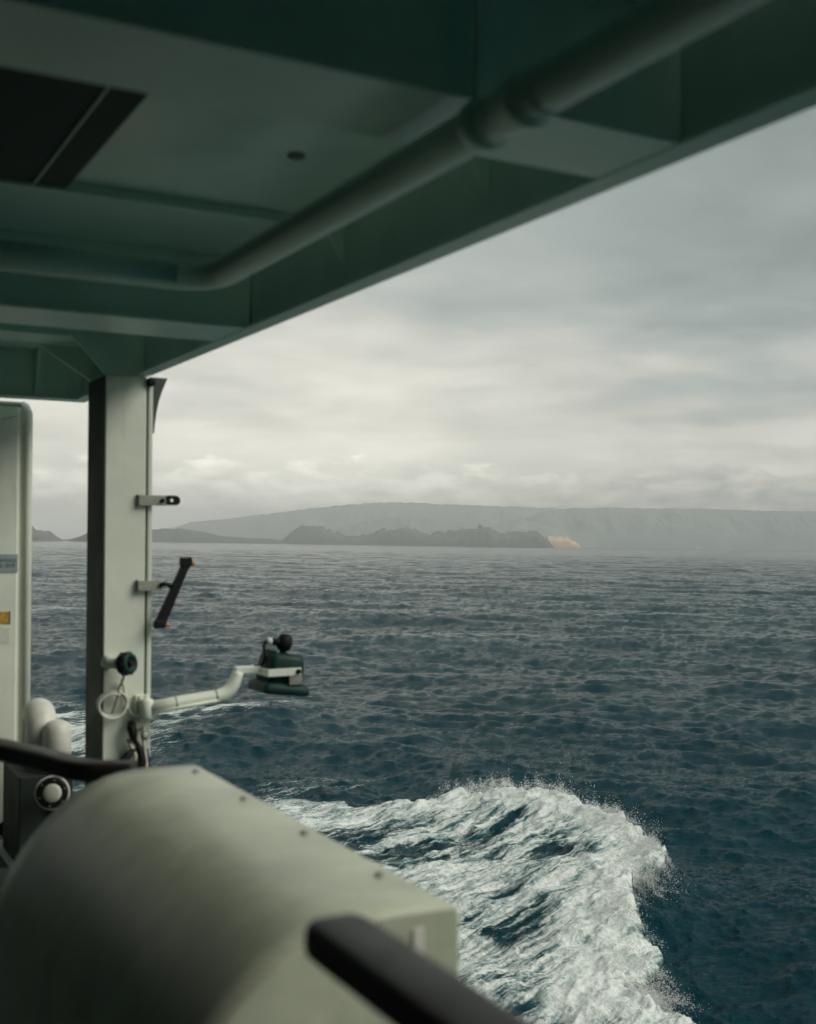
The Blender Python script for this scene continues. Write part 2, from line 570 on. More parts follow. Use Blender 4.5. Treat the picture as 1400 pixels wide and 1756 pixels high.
def sea_surface(X, Y, r):
    """displaced position and foam density for flat points X, Y"""
    fade = [1 - sstep(r, 2500, 6000), 1 - sstep(r, 350, 1100), 1 - sstep(r, 50, 110)]
    h = np.zeros_like(X)
    Dx = np.zeros_like(X)
    Dy = np.zeros_like(X)
    jxx = np.zeros_like(X)
    jyy = np.zeros_like(X)
    jxy = np.zeros_like(X)
    for c, fd in zip(CS, fade):
        m = fd > 0.001
        a = bil(c, ('h', 'dx', 'dy', 'jxx', 'jyy', 'jxy'), X[m], Y[m])
        fm = fd[m]
        h[m] += a[0] * fm
        Dx[m] += a[1] * fm
        Dy[m] += a[2] * fm
        if c is not CS[2]:
            jxx[m] += a[3] * fm
            jyy[m] += a[4] * fm
            jxy[m] += a[5] * fm
    lam = 0.82
    # long low swell from astern
    for hd, wl, am, sd in ((R(26), 52.0, 0.30, 1.0), (R(52), 37.0, 0.17, 5.0), (R(8), 71.0, 0.22, 9.0)):
        ph = (X * math.sin(hd) + Y * math.cos(hd)) / wl * 2 * np.pi + 5.0 * fbm(X / 90 + sd, Y / 90 - sd, 2, 1)
        h += am * np.sin(ph) * (0.4 + 1.2 * fbm(X / 60 + 3 * sd, Y / 60, 2, 2)) * fade[0]
    J = (1 + lam * jxx) * (1 + lam * jyy) - (lam * jxy) ** 2
    foam = sstep(-J, -0.42, -0.12) * 0.6 * (1 - sstep(r, 400, 900))
    calm = np.ones_like(X)
    # second, smooth diverging wave further aft
    m = (X > 5) & (X < 65) & (Y > 45) & (Y < 120)
    s, t, hh = crest_coords(X[m], Y[m], SC)
    h[m] += hh * np.where(s > 0, np.exp(-(s / 3.2) ** 2), np.exp(-(s / 5.5) ** 2))
    # breaking bow wave
    m = (X > 4) & (X < 52) & (Y > 8) & (Y < 72)
    x, y = X[m], Y[m]
    s, t, hh = crest_coords(x, y, CR)
    s = s + 0.8 + 2.4 * (fbm(t * 0.32, s * 0.05, 3, 1) - 0.5) + 0.8 * (fbm(x * 0.9, y * 0.9, 3, 2) - 0.5)
    hh = hh * 0.68
    ended = sstep(hh, 0.04, 0.5)
    prof = np.where(s > 0, np.clip(1 - s / 1.7, 0, 1) ** 1.8, np.exp(-(s / 4.2) ** 2) * 0.72 + np.exp(s / 9.0) * 0.28)
    h[m] += hh * prof - 0.28 * ended * np.exp(-((s - 3.4) / 2.2) ** 2)
    # foam left behind the crest, streaked along the flow
    ux, uy = x * 0.966 + y * 0.259, y * 0.966 - x * 0.259
    wx = 2.0 * (fbm(x * 0.25, y * 0.25, 3, 3) - 0.5)
    st = fbm(ux * 0.15 + wx * 0.6, uy * 0.8 + wx * 1.2, 5, 4, 0.55)
    st2 = fbm(ux * 0.4 + wx * 0.6, uy * 2.3 + wx * 2, 4, 2, 0.6)
    bk = np.clip(-s, 0, 60)
    dens = (1 - sstep(s, -0.2, 0.9)) * ended
    body = 1.0 - 0.60 * sstep(bk, 0.8, 4.0) - 0.05 * sstep(bk, 7, 13) - 0.4 * sstep(bk, 14, 22)
    far_cut = 1 - sstep(y - 0.22 * (x - 25), 47.0, 52.5)
    dens *= body * np.where(bk < 3, 1, far_cut)
    sr = sstep(st, 0.37, 0.63) - 0.5
    sr2 = sstep(st2, 0.36, 0.64) - 0.5
    dens = dens + 0.50 * sr * sstep(bk, 0.6, 3.5) + 0.40 * sr2 * sstep(bk, 0.4, 3)
    dens = np.where(dens > 0, dens, 0) * (1 - sstep(s, 0.3, 1.1)) * sstep(dens, 0.08, 0.35)
    # thin lacework between the ship and the breaker
    lace = sstep(fbm(x * 0.22 + wx, y * 0.16, 4, 5), 0.44, 0.62) * (1 - sstep(np.abs(x - 22.5 - 0.12 * (y - 44)), 3.0, 7.5)) * (1 - sstep(y, 50, 60))
    dens = np.maximum(dens, lace * 0.72 * (s < 0))
    turb = sstep(dens, 0.25, 0.8)
    lump = (fbm(ux * 0.6 + wx, uy * 2.0 + wx, 4, 0, 0.55) - 0.5) * 0.5 + (fbm(ux * 2.2, uy * 5.0, 3, 3, 0.6) - 0.5) * 0.16
    front = np.exp(-(s / 1.6) ** 2) * ended
    h[m] += turb * (lump * (0.3 + 0.6 * front) + 0.04 * sr2) + 0.10 * sr * ended * sstep(bk, 0.5, 3) * (1 - sstep(bk, 10, 18)) + front * 0.5 * (fbm(x * 1.6, y * 1.6, 4, 1, 0.6) - 0.5)
    foam[m] = np.maximum(foam[m] * 0.6, np.clip(dens, 0, 1))
    # push the crest forward so that it overhangs a little
    nx, ny = 0.8, -0.6
    lean = front * turb * 0.7 * (fbm(x * 0.7, y * 0.7, 3, 5) - 0.15)
    Dx[m] = Dx[m] * (1 - 0.5 * front) + nx * lean
    Dy[m] = Dy[m] * (1 - 0.5 * front) + ny * lean
    # foam of older breakers further aft
    for cx_, cy_, lx, ly, a_, d_ in ((25.5, 79.5, 14.0, 5.5, R(14), 0.74), (15.0, 80.0, 13.0, 18.0, 0, 0.88), (16.5, 70.0, 7.0, 6.0, 0, 0.55),
                                     (46.0, 219.0, 14.0, 12.0, R(5), 0.45), (25.0, 57.0, 10.0, 2.2, R(10), 0.35), (13, 120, 12, 14, 0, 0.5)):
        m = (np.abs(X - cx_) < lx * 2) & (np.abs(Y - cy_) < ly * 2 + lx * 0.5)
        px, py = X[m] - cx_, Y[m] - cy_
        pu = (px * math.cos(a_) + py * math.sin(a_)) / lx
        pw = (py * math.cos(a_) - px * math.sin(a_)) / ly
        d = np.sqrt(pu ** 2 + pw ** 2)
        fl = fbm(X[m] * 0.35, Y[m] * 0.7, 5, 2, 0.55)
        foam[m] = np.maximum(foam[m], d_ * (1 - sstep(d, 0.25, 1.0)) * sstep(fl, 0.36, 0.58))
    return X + lam * Dx, Y + lam * Dy, h, foam


def build_sea():
    # rings: spacing grows with distance; spokes: close together where the bay lies, wide elsewhere
    rs = [2.0]
    while rs[-1] < 12500:
        r = rs[-1]
        if r < 20:
            dr = 0.6
        elif r < 1500:
            dr = min(max(0.075, r * r / 26000.0), 0.0052 * r)
        else:
            dr = 0.02 * r
        rs.append(r + dr)
    rs = np.array(rs)
    a0, a1 = R(28.8 - 24.5), R(28.8 + 24.5)
    fine = np.linspace(a0, a1, 800)
    rest = np.linspace(a1, a0 + 2 * np.pi, 90)[1:-1]
    th = np.concatenate([fine, rest])
    RR, TH = np.meshgrid(rs, th, indexing='ij')
    X, Y = (RR * np.sin(TH)).ravel(), (RR * np.cos(TH)).ravel()
    px, py, pz, foam = sea_surface(X, Y, RR.ravel())
    # outside the finely divided sector the spokes are too far apart for waves
    k = np.tile(np.arange(len(th)) >= len(fine), len(rs))
    pz = np.where(k, 0.0, pz)
    foam = np.where(k, 0.0, foam)
    px = np.where(k, X, px)
    py = np.where(k, Y, py)
    nr, nt = RR.shape
    co = np.stack([px, py, pz], 1).astype(np.float32)
    i = np.arange(nr - 1)[:, None] * nt
    j = np.arange(nt)[None, :]
    j2 = (j + 1) % nt
    quads = np.stack([i + j, i + nt + j, i + nt + j2, i + j2], -1).reshape(-1, 4).astype(np.int32)
    me = bpy.data.meshes.new('sea')
    me.vertices.add(len(co))
    me.vertices.foreach_set('co', co.ravel())
    me.loops.add(quads.size)
    me.loops.foreach_set('vertex_index', quads.ravel())
    me.polygons.add(len(quads))
    me.polygons.foreach_set('loop_start', np.arange(len(quads), dtype=np.int32) * 4)
    me.polygons.foreach_set('use_smooth', np.ones(len(quads), dtype=bool))
    me.update(calc_edges=True)
    at = me.attributes.new('foam', 'FLOAT', 'POINT')
    at.data.foreach_set('value', foam.astype(np.float32))
    o = bpy.data.objects.new('sea', me)
    col.objects.link(o)
    o['kind'] = 'structure'
    print('sea quads', len(quads), 'rings', nr)
    return o


def sea_material():
    m = bpy.data.materials.new('sea water')
    m.use_nodes = True
    t = NT(m.node_tree)
    geo = t.n('ShaderNodeNewGeometry')
    pos = geo.outputs['Position']
    fa = t.n('ShaderNodeAttribute', attribute_name='foam').outputs['Fac']
    # fine ripples
    mr = t.n('ShaderNodeMapping')
    mr.inputs['Rotation'].default_value = (0, 0, WIND)
    t.link(pos, mr.inputs[0])
    mp = t.n('ShaderNodeMapping')
    mp.inputs['Scale'].default_value = (0.6, 1.35, 1.0)
    t.link(mr.outputs[0], mp.inputs[0])
    gust = t.ss(t.noise(mr.outputs[0], 0.035, 3, 0.55, 0.4), 0.32, 0.68, 0.10, 0.27)
    hgt = t.m('MULTIPLY', t.noise(mp.outputs[0], 2.6, 6, 0.68, 0.25), gust)
    bp = t.n('ShaderNodeBump')
    bp.inputs['Strength'].default_value = 1.0
    bp.inputs['Distance'].default_value = 1.0
    t.link(hgt, bp.inputs['Height'])
    # foam: patchy where thin, closed where dense
    ma = t.n('ShaderNodeMapping')
    ma.inputs['Rotation'].default_value = (0, 0, R(-15))
    t.link(pos, ma.inputs[0])
    mf = t.n('ShaderNodeMapping')
    mf.inputs['Scale'].default_value = (0.34, 2.1, 1.0)
    t.link(ma.outputs[0], mf.inputs[0])
    f1 = t.noise(mf.outputs[0], 1.5, 6, 0.7, 0.7)
    f2 = t.noise(pos, 7.0, 3, 0.65, 0.2)
    fn = t.m('ADD', t.m('MULTIPLY', f1, 0.72), t.m('MULTIPLY', f2, 0.28))
    thr = t.m('SUBTRACT', 1.02, fa)
    fac = t.ss(t.m('SUBTRACT', t.m('ADD', t.m('MULTIPLY', t.m('SUBTRACT', fn, 0.5), 3.3), 0.5), thr), -0.34, 0.46)
    fac = t.m('MULTIPLY', fac, t.ss(fa, 0.02, 0.2))
    body = t.mix(t.ss(fa, 0.1, 0.9), (0.0004, 0.034, 0.047, 1), (0.03, 0.15, 0.155, 1))
    wb = t.n('ShaderNodeBsdfPrincipled')
    t.link(body, wb.inputs['Base Color'])
    wb.inputs['Roughness'].default_value = 0.13
    wb.inputs['Specular Tint'].default_value = (0.75, 0.97, 1.0, 1)
    wb.inputs['IOR'].default_value = 1.333
    wb.inputs['Specular IOR Level'].default_value = 0.16
    t.link(bp.outputs[0], wb.inputs['Normal'])
    fb = t.n('ShaderNodeBsdfPrincipled')
    fc = t.mix(t.ss(fn, 0.35, 0.65), (0.60, 0.66, 0.63, 1), (0.84, 0.85, 0.81, 1))
    t.link(fc, fb.inputs['Base Color'])
    fb.inputs['Roughness'].default_value = 0.85
    fb.inputs['Specular IOR Level'].default_value = 0.2
    b2 = t.n('ShaderNodeBump')
    b2.inputs['Strength'].default_value = 0.9
    b2.inputs['Distance'].default_value = 0.10
    t.link(t.m('ADD', fn, t.m('MULTIPLY', f2, 0.3)), b2.inputs['Height'])
    t.link(b2.outputs[0], fb.inputs['Normal'])
    mx = t.n('ShaderNodeMixShader')
    t.link(fac, mx.inputs[0])
    t.link(wb.outputs[0], mx.inputs[1])
    t.link(fb.outputs[0], mx.inputs[2])
    out = t.n('ShaderNodeOutputMaterial')
    t.link(mx.outputs[0], out.inputs[0])
    return m


sea = build_sea()
sea.data.materials.append(sea_material())


# ------------------------------------------------------------------ spray thrown up by the breaker
def build_spray():
    rng = np.random.default_rng(5)
    pts, rad = [], []
    seglen = np.hypot(np.diff(CR[:, 0]), np.diff(CR[:, 1]))
    cum = np.concatenate([[0], np.cumsum(seglen)])
    nc = 1500
    tcn_ = rng.random(nc) * (cum[-1] - 3.5)
    gate = fbm(tcn_ * 0.55, tcn_ * 0 + 3.3, 3, 2)
    wgt = sstep(gate, 0.34, 0.66) + 0.15
    k = rng.choice(nc, 130000, p=wgt / wgt.sum())
    coff = rng.normal(-0.15 - 0.8, 0.4, nc) + 1.3 * (gate - 0.5)
    cup = rng.exponential(0.10, nc)
    crad = rng.uniform(0.03, 0.2, nc) * np.where(rng.random(nc) < 0.12, 2.2, 1.0)
    t = tcn_[k] + rng.normal(0, 1, len(k)) * crad[k]
    cx = np.interp(t, cum, CR[:, 0])
    cy = np.interp(t, cum, CR[:, 1])
    ch = np.interp(t, cum, CR[:, 2])
    tx = np.interp(t + 0.5, cum, CR[:, 0]) - np.interp(t - 0.5, cum, CR[:, 0])
    ty = np.interp(t + 0.5, cum, CR[:, 1]) - np.interp(t - 0.5, cum, CR[:, 1])
    ln = np.hypot(tx, ty) + 1e-6
    nx, ny = ty / ln, -tx / ln
    s = coff[k] + rng.normal(0, 1, len(k)) * crad[k] * 1.3 + rng.exponential(0.1, len(k))
    x, y = cx + nx * s, cy + ny * s
    _, _, hz, fo = sea_surface(x, y, np.hypot(x, y))
    z = hz + (cup[k] * np.abs(rng.normal(0.7, 0.5, len(k))) + rng.exponential(0.05, len(k))) * np.clip(ch, 0.3, 2) * 0.8 + 0.01
    r = np.clip(rng.lognormal(math.log(0.0065), 0.45, len(t)), 0.003, 0.03)
    ok = (fo < 0.35) | (z - hz > 0.16)
    x, y, z, r, t = x[ok], y[ok], z[ok], r[ok], t[ok]
    oc = np.array([(1, 1, 1), (-1, -1, 1), (-1, 1, -1), (1, -1, -1)], np.float32)
    fc = np.array([(0, 2, 1), (0, 1, 3), (0, 3, 2), (1, 2, 3)], np.int32)
    c = np.stack([x, y, z], 1)
    jit = rng.uniform(0.6, 1.4, (len(t), 1, 3))
    V = (c[:, None, :] + oc[None] * r[:, None, None] * jit).reshape(-1, 3).astype(np.float32)
    F = (fc[None] + (np.arange(len(t)) * 4)[:, None, None]).reshape(-1, 3)
    me = bpy.data.meshes.new('sea_spray')
    me.vertices.add(len(V))
    me.vertices.foreach_set('co', V.ravel())
    me.loops.add(F.size)
    me.loops.foreach_set('vertex_index', F.ravel().astype(np.int32))
    me.polygons.add(len(F))
    me.polygons.foreach_set('loop_start', np.arange(len(F), dtype=np.int32) * 3)
    me.polygons.foreach_set('use_smooth', np.ones(len(F), dtype=bool))
    me.update(calc_edges=True)
    o = bpy.data.objects.new('sea_spray', me)
    col.objects.link(o)
    o['kind'] = 'stuff'
    o['label'] = 'white spray flying off the crest of the breaking bow wave'
    o['category'] = 'spray'
    sm = bpy.data.materials.new('spray')
    sm.use_nodes = True
    q = NT(sm.node_tree)
    d_, ou_ = q.n('ShaderNodeBsdfDiffuse'), q.n('ShaderNodeOutputMaterial')
    d_.inputs[0].default_value = (0.93, 0.94, 0.92, 1)
    q.link(d_.outputs[0], ou_.inputs[0])
    me.materials.append(sm)


build_spray()


# ------------------------------------------------------------------ far land
def land(name, label, cat, dist, sil, depth, m, seed, rough=0.05, kind=None, steep=1.0, group=None):
    """a ridge of terrain: sil = (bearing in thousandths right of the view axis, height in thousandths of distance)"""
    b0, b1 = sil[0][0], sil[-1][0]
    nu, nv = int(min(520, max(120, (b1 - b0) / 0.8))), 26
    us = np.linspace(b0, b1, nu)
    hs = np.interp(us, [p[0] for p in sil], [p[1] for p in sil])
    vs = np.linspace(-1, 1, nv)
    U, V = np.meshgrid(us, vs, indexing='ij')
    Hh = np.repeat(hs[:, None], nv, 1)
    ux, vx = U * dist / 1000 / (dist * 0.02), V * depth / (dist * 0.02)
    n1 = fbm(ux * 1.3 + seed * 7.7, vx * 1.3 + seed * 3.1, 5, seed)
    env = np.where(V < 0, np.clip(1 + V, 0, 1) ** (0.75 / steep), np.clip(1 - V, 0, 1) ** 1.2)
    Z = Hh * dist / 1000 * env * (1 + 0.8 * (n1 - 0.5) * sstep(np.abs(V), 0.05, 0.5) * (1 - sstep(-V, -0.9, 0.0) * 0.0)) 
    fine_ = fbm(U * 0.3 + seed, V * 2.5 + 2.2, 5, seed + 1, 0.6)
    Z = Z * (1 + rough * 2.0 * (fine_ - 0.5) * (0.25 + 0.75 * (1 - sstep(np.abs(V), 0.0, 0.3)))) - 2.5 * (np.abs(V) > 0.985) - 1.5
    lat = U / 1000
    D = dist + V * depth
    fx, fy = math.sin(YAW), math.cos(YAW)
    X = D * fx + lat * dist * math.cos(YAW)
    Y = D * fy - lat * dist * math.sin(YAW)
    cx, cy = float(X.mean()), float(Y.mean())
    co = np.stack([X - cx, Y - cy, Z], -1).reshape(-1, 3)
    faces = []
    for i in range(nu - 1):
        for j in range(nv - 1):
            a = i * nv + j
            faces.append((a, a + nv, a + nv + 1, a + 1))
    me = bpy.data.meshes.new(name)
    me.from_pydata(co.tolist(), [], faces)
    me.polygons.foreach_set('use_smooth', [True] * len(faces))
    me.materials.append(m)
    o = bpy.data.objects.new(name, me)
    o.location = (cx, cy, 0)
    col.objects.link(o)
    o['label'] = label
    if kind:
        o['kind'] = kind
    else:
        o['category'] = cat
    if group:
        o['group'] = group
    return o


def land_mat(name, c1, c2, c3, scale):
    m = bpy.data.materials.new(name)
    m.use_nodes = True
    t = NT(m.node_tree)
    tcn = t.n('ShaderNodeTexCoord')
    n1 = t.noise(tcn.outputs['Object'], scale, 6, 0.6)
    n2 = t.noise(tcn.outputs['Object'], scale * 2.7, 5, 0.6, 0.6)
    c = t.mix(t.ss(n1, 0.35, 0.65), (*c1, 1), (*c2, 1))
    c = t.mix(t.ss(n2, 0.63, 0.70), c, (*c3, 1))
    b = t.n('ShaderNodeBsdfPrincipled')
    t.link(c, b.inputs['Base Color'])
    b.inputs['Roughness'].default_value = 0.95
    out = t.n('ShaderNodeOutputMaterial')
    t.link(b.outputs[0], out.inputs[0])
    return m


def hx(pts):
    """photo positions of a skyline turned into bearings and heights (thousandths)"""
    out = []
    for x, y in pts:
        hor = 932 + (x - 700) * 0.0160
        out.append(((x - 700) / 2.0, max(0.0, (hor - y) / 2.0)))
    return out


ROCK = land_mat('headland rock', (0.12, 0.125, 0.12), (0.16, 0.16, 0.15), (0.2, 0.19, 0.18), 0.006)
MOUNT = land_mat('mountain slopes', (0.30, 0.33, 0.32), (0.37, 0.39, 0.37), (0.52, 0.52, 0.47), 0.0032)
CLIFF = land_mat('cliff in painted sunlight', (0.9, 0.58, 0.33), (0.95, 0.72, 0.48), (0.8, 0.5, 0.3), 0.02)  # warm ochre stands in for a patch of sunlight on the cliff
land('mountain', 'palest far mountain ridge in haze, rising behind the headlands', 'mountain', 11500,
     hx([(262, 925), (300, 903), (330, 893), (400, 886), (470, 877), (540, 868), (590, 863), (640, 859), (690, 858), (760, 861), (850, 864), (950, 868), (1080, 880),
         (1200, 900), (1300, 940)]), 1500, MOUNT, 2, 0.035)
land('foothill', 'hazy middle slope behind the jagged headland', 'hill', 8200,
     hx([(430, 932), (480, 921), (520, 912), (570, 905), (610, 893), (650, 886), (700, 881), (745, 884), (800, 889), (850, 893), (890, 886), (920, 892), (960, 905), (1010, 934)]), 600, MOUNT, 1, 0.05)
land('mountain', 'broad grey-blue mountainside on the right, behind the cliff in painted sunlight', 'mountain', 9200,
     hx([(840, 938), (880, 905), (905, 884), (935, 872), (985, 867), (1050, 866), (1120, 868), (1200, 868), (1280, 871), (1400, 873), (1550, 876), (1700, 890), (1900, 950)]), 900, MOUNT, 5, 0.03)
land('headland', 'low rounded hill tapering to the right, beside the column', 'headland', 5200,
     hx([(120, 935), (170, 915), (230, 907), (262, 903), (290, 901), (325, 903), (350, 907), (380, 914), (430, 918), (470, 919), (492, 927)]), 420, ROCK, 3, 0.08)
land('headland', 'jagged dark headland ridge ending beside the cliff in painted sunlight', 'headland', 5900,
     hx([(478, 929), (494, 919), (508, 903), (520, 896), (534, 896), (552, 900), (570, 907), (600, 915), (632, 915), (648, 908), (665, 906), (690, 901), (712, 904), (730, 911),
         (738, 911), (752, 908), (790, 903), (812, 902), (828, 898), (834, 897), (846, 904), (852, 908), (872, 908), (890, 905), (905, 909), (926, 909), (934, 918), (940, 935)]), 320, ROCK, 4, 0.42, steep=2.2)
land('cliff', 'sunlit cliff in painted sunlight at the right end of the jagged headland', 'cliff', 6500,
     hx([(930, 935), (938, 915), (948, 916), (962, 917), (973, 916), (978, 922), (988, 926), (993, 935)]), 120, CLIFF, 5, 0.25, steep=3.0)
land('sea_stack', 'dark rocky islet beside the white locker, left of the column', 'islet', 3900,
     hx([(-60, 922), (-20, 895), (30, 888), (52, 894), (62, 901), (74, 903), (80, 906), (86, 902), (90, 907), (95, 911), (97, 924)]), 130, ROCK, 1, 0.25, steep=2.0)
land('sea_stack', 'small dark islet peeping out left of the column', 'islet', 4000,
     hx([(130, 924), (136, 915), (145, 911), (160, 903), (180, 899), (215, 905), (240, 924)]), 110, ROCK, 0, 0.25, steep=2.0)

# the air
hz = MB().box(-14000, 14000, -14000, 14000, -8, 370)
haze_m = bpy.data.materials.new('haze air')
haze_m.use_nodes = True
hn = NT(haze_m.node_tree)
pvn = hn.n('ShaderNodeVolumePrincipled')
pvn.inputs['Color'].default_value = (0.992, 0.994, 0.985, 1)
pvn.inputs['Density'].default_value = 1.65e-4
pvn.inputs['Anisotropy'].default_value = 0.75
ho = hn.n('ShaderNodeOutputMaterial')
hn.link(pvn.outputs[0], ho.inputs['Volume'])
hzo = hz.build('haze', haze_m)
hzo['kind'] = 'stuff'
hzo['label'] = 'pale sea haze in the air over the water'
hzo['category'] = 'haze'

# ------------------------------------------------------------------ the ship: deck, hull, deckhouse, added light helpers (mostly out of frame)
DECK = -1.92
GZ_LOW = 0.825
single('deck', MB().box(-3.0, 1.72, -7.0, 12.0, DECK - 0.12, DECK), M['deck'], (0, 2, DECK - 0.12), kind='structure')
single('bounce_strip', MB().box(1.24, 1.718, 2.6, 12.0, DECK + 0.0005, DECK + 0.0045), M['bounce_strip'], (1.48, 7.3, DECK), kind='structure')  # unseen pale strip added to bounce light up to the ceiling
single('hull', MB().box(-9.0, 1.70, -40.0, 60.0, -14.5, DECK - 0.13), M['hull'], (0, 0, -14.5), kind='structure')
single('deckhouse_wall', MB().box(-0.65, -0.5, -7.0, 7.39, DECK + 0.004, 1.118), M['wall_shade'], (-0.6, 0, DECK), kind='structure')  # unseen wall, moved close inboard and kept dark to cut light
single('end_light_block', MB().box(-0.498, 0.55, -2.7, -2.6, DECK + 0.004, GZ_LOW), M['wall_shade'], (0, -2.65, DECK), kind='structure')  # unseen wall added behind the camera to keep the overhead dark

single('side_light_block', MB().box(1.700, 1.722, -7.0, -0.6, DECK + 0.004, 0.826), M['wall_shade'], (1.71, -5, DECK), kind='structure')  # unseen screen added outboard to shut light off the near ceiling

# ------------------------------------------------------------------ overhead deck
GZ = 0.828        # underside of girder and beams
PZ = 1.12         # underside of plating
T = Thing('overhead_deck', 'dark green steel deck overhead with beams and slanting outer edge girder', 'ship deck', (0, 2, PZ))
T.part('plating', MB().box(-3.0, 1.70, -7.0, 7.5, PZ, PZ + 0.02), M['paint'])
gm = MB().box(1.725, 1.745, -7.0, 7.5, GZ + 0.014, PZ + 0.12)
eg = T.part('edge_girder', gm, M['paint'])
T.sub('flange', MB().box(1.688, 1.765, -7.0, 7.505, GZ, GZ + 0.013), M['paint'], eg, 0.003)
for y0, y1, nm in ((4.45, 4.82, 'transverse_beam'), (1.88, 2.16, 'transverse_beam'), (-0.7, -0.4, 'transverse_beam'), (-3.3, -3.0, 'transverse_beam')):
    bmx = MB().box(-3.0, 1.72, y0 + 0.03, y1 - 0.03, GZ + 0.016, PZ - 0.001)
    bo = T.part(nm, bmx, M['paint'])
    T.sub('flange', MB().box(-3.0, 1.686, y0, y1, GZ + 0.002, GZ + 0.015), M['paint'], bo, 0.003)
T.part('stiffener', MB().box(-3.0, 1.70, 3.76, 3.772, PZ - 0.035, PZ - 0.001), M['paint'], 0.002)
T.part('stiffener', MB().box(-3.0, 1.70, 0.62, 0.632, PZ - 0.035, PZ - 0.001), M['paint'], 0.002)
T.part('transverse_beam', MB().box(-3.0, 1.51, 6.02, 6.30, 1.0, PZ - 0.001), M['paint'], 0.004)
eb = T.part('end_beam', MB().box(-3.0, 1.724, 7.40, 7.42, GZ + 0.014, PZ - 0.001), M['paint'])
T.sub('flange', MB().box(-3.0, 1.687, 7.36, 7.50, GZ, GZ + 0.013), M['paint'], eb, 0.003)
for x in (1.43, 0.9):
    T.part('web_stiffener', MB().prism([(7.399, PZ - 0.002), (7.399, GZ + 0.016), (7.37, GZ + 0.016), (7.25, PZ - 0.002)], 'x', x, x + 0.012), M['paint'])
for y in (3.60, 2.68, 5.4):
    T.part('web_stiffener', MB().prism([(1.724, GZ + 0.1), (1.724, PZ - 0.002), (1.60, PZ - 0.002)], 'y', y, y + 0.012), M['paint'])
# dark panel and strip inboard between the beams, one even tone
hp = T.part('dark_panel', MB().box(-0.49, 0.715, 2.2, 3.755, PZ - 0.022, PZ - 0.002), M['dark_bay'], label='dark panel under the overhead plating')
T.sub('trim', MB().box(0.716, 0.722, 2.2, 3.755, PZ - 0.03, PZ - 0.002), M['paint'], hp)
T.sub('frame_strip', MB().box(0.7225, 0.82, 2.2, 3.755, PZ - 0.026, PZ - 0.002), M['dark_bay'], hp)
T.part('drain_plug', MB().lathe([(0.026, 0), (0.026, 0.006), (0.02, 0.009)], (1.36, 3.17, PZ), (0, 0, -1), 20), M['plug'])

# ------------------------------------------------------------------ overhead pipe
PX, PZC, PR, PY = 1.146, 0.753, 0.041, 3.30
T = Thing('overhead_pipe', 'thick painted pipe under the overhead deck bending left at the beam', 'pipe', (PX, 2, PZC))
path = [(PX, -6.5, PZC), (PX, -3, PZC), (PX, 0, PZC), (PX, 2.0, PZC), (PX, PY - 0.12, PZC)]
path += [(PX - 0.12 + 0.12 * math.cos(a), PY - 0.12 + 0.12 * math.sin(a), PZC) for a in [R(k) for k in range(8, 90, 9)]]
path += [(PX - 0.12, PY, PZC), (0.6, PY, PZC), (-3.0, PY, PZC)]
T.part('pipe_run', MB().tube(path, PR, 28), M['paint'])
T.part('coupling', MB().lathe([(PR + 0.002, -0.065), (PR + 0.004, -0.05), (PR + 0.004, -0.016), (PR + 0.010, -0.014), (PR + 0.010, 0.014), (PR + 0.004, 0.016), (PR + 0.004, 0.05), (PR + 0.002, 0.065)],
                              (PX, 1.66, PZC), (0, 1, 0), 28), M['paint'])
for y in (1.80, 0.3):
    hg = T.part('pipe_hanger', MB().lathe([(PR + 0.001, -0.02), (PR + 0.008, -0.02), (PR + 0.008, 0.02), (PR + 0.001, 0.02)], (PX, y, PZC), (0, 1, 0), 24), M['paint'])
    T.sub('hanger_rod', MB().box(PX - 0.02, PX + 0.02, y - 0.008, y + 0.008, PZC + PR, PZ - 0.001), M['paint'], hg)

# ------------------------------------------------------------------ support column
CX0, CX1, CY0, CY1 = 1.519, 1.769, 6.0, 6.35
DK = DECK + 0.005
T = Thing('support_column', 'pale square steel column holding up the overhead deck', 'column', (1.64, 6.17, DECK))
T.part('shaft', MB().box(CX0, CX1 - 0.036, CY0, CY1, DK, 0.815), M['column'], 0.006)
T.part('side_plate', MB().box(CX0 - 0.006, CX0 - 0.0005, CY0 + 0.004, CY1 - 0.004, DK, 0.81), M['shade'], label='dark painted inboard side of the column')  # added plate, carries the shade of the inboard face as colour
T.part('groove_back', MB().box(CX1 - 0.0355, CX1 - 0.0225, CY0 + 0.035, CY1 - 0.04, DK, 0.814), M['wall_shade'])
T.part('edge_strip', MB().box(CX1 - 0.022, CX1, CY0 + 0.004, CY1 - 0.03, DK, 0.814), M['column'], 0.004)
T.part('gusset', MB().prism([(CX0, 0.8165), (CX1 - 0.05, 0.8165), (CX1 - 0.05, 1.118), (1.235, 1.118)], 'y', CY0 + 0.002, CY0 + 0.02), M['paint'], 0.003)
T.part('gusset', MB().prism([(CX0, 0.8165), (CX1 - 0.05, 0.8165), (CX1 - 0.05, 0.999), (1.235, 0.999)], 'y', CY1 - 0.03, CY1 - 0.012), M['paint'], 0.003)
kp = [(CX1 + 0.001, GZ - 0.002), (1.866, GZ - 0.002), (1.856, 0.80), (1.836, 0.75), (1.82, 0.70), (1.808, 0.64), (1.80, 0.58), (1.796, 0.53), (CX1 + 0.001, 0.525)]
kb = T.part('knee_bracket', MB().prism(kp, 'y', 6.07, 6.10), M['wall_shade'], 0.002, label='curved knee plate, coloured dark for the shade under the overhang')  # shade under the overhang put into the knee's dark colour
T.sub('shackle', MB().lathe([(0.02, 0), (0.024, 0.004), (0.024, 0.02), (0.012, 0.026)], (1.752, 6.0 - 0.002, 0.79), (0, -1, 0), 18), M['black'], kb)

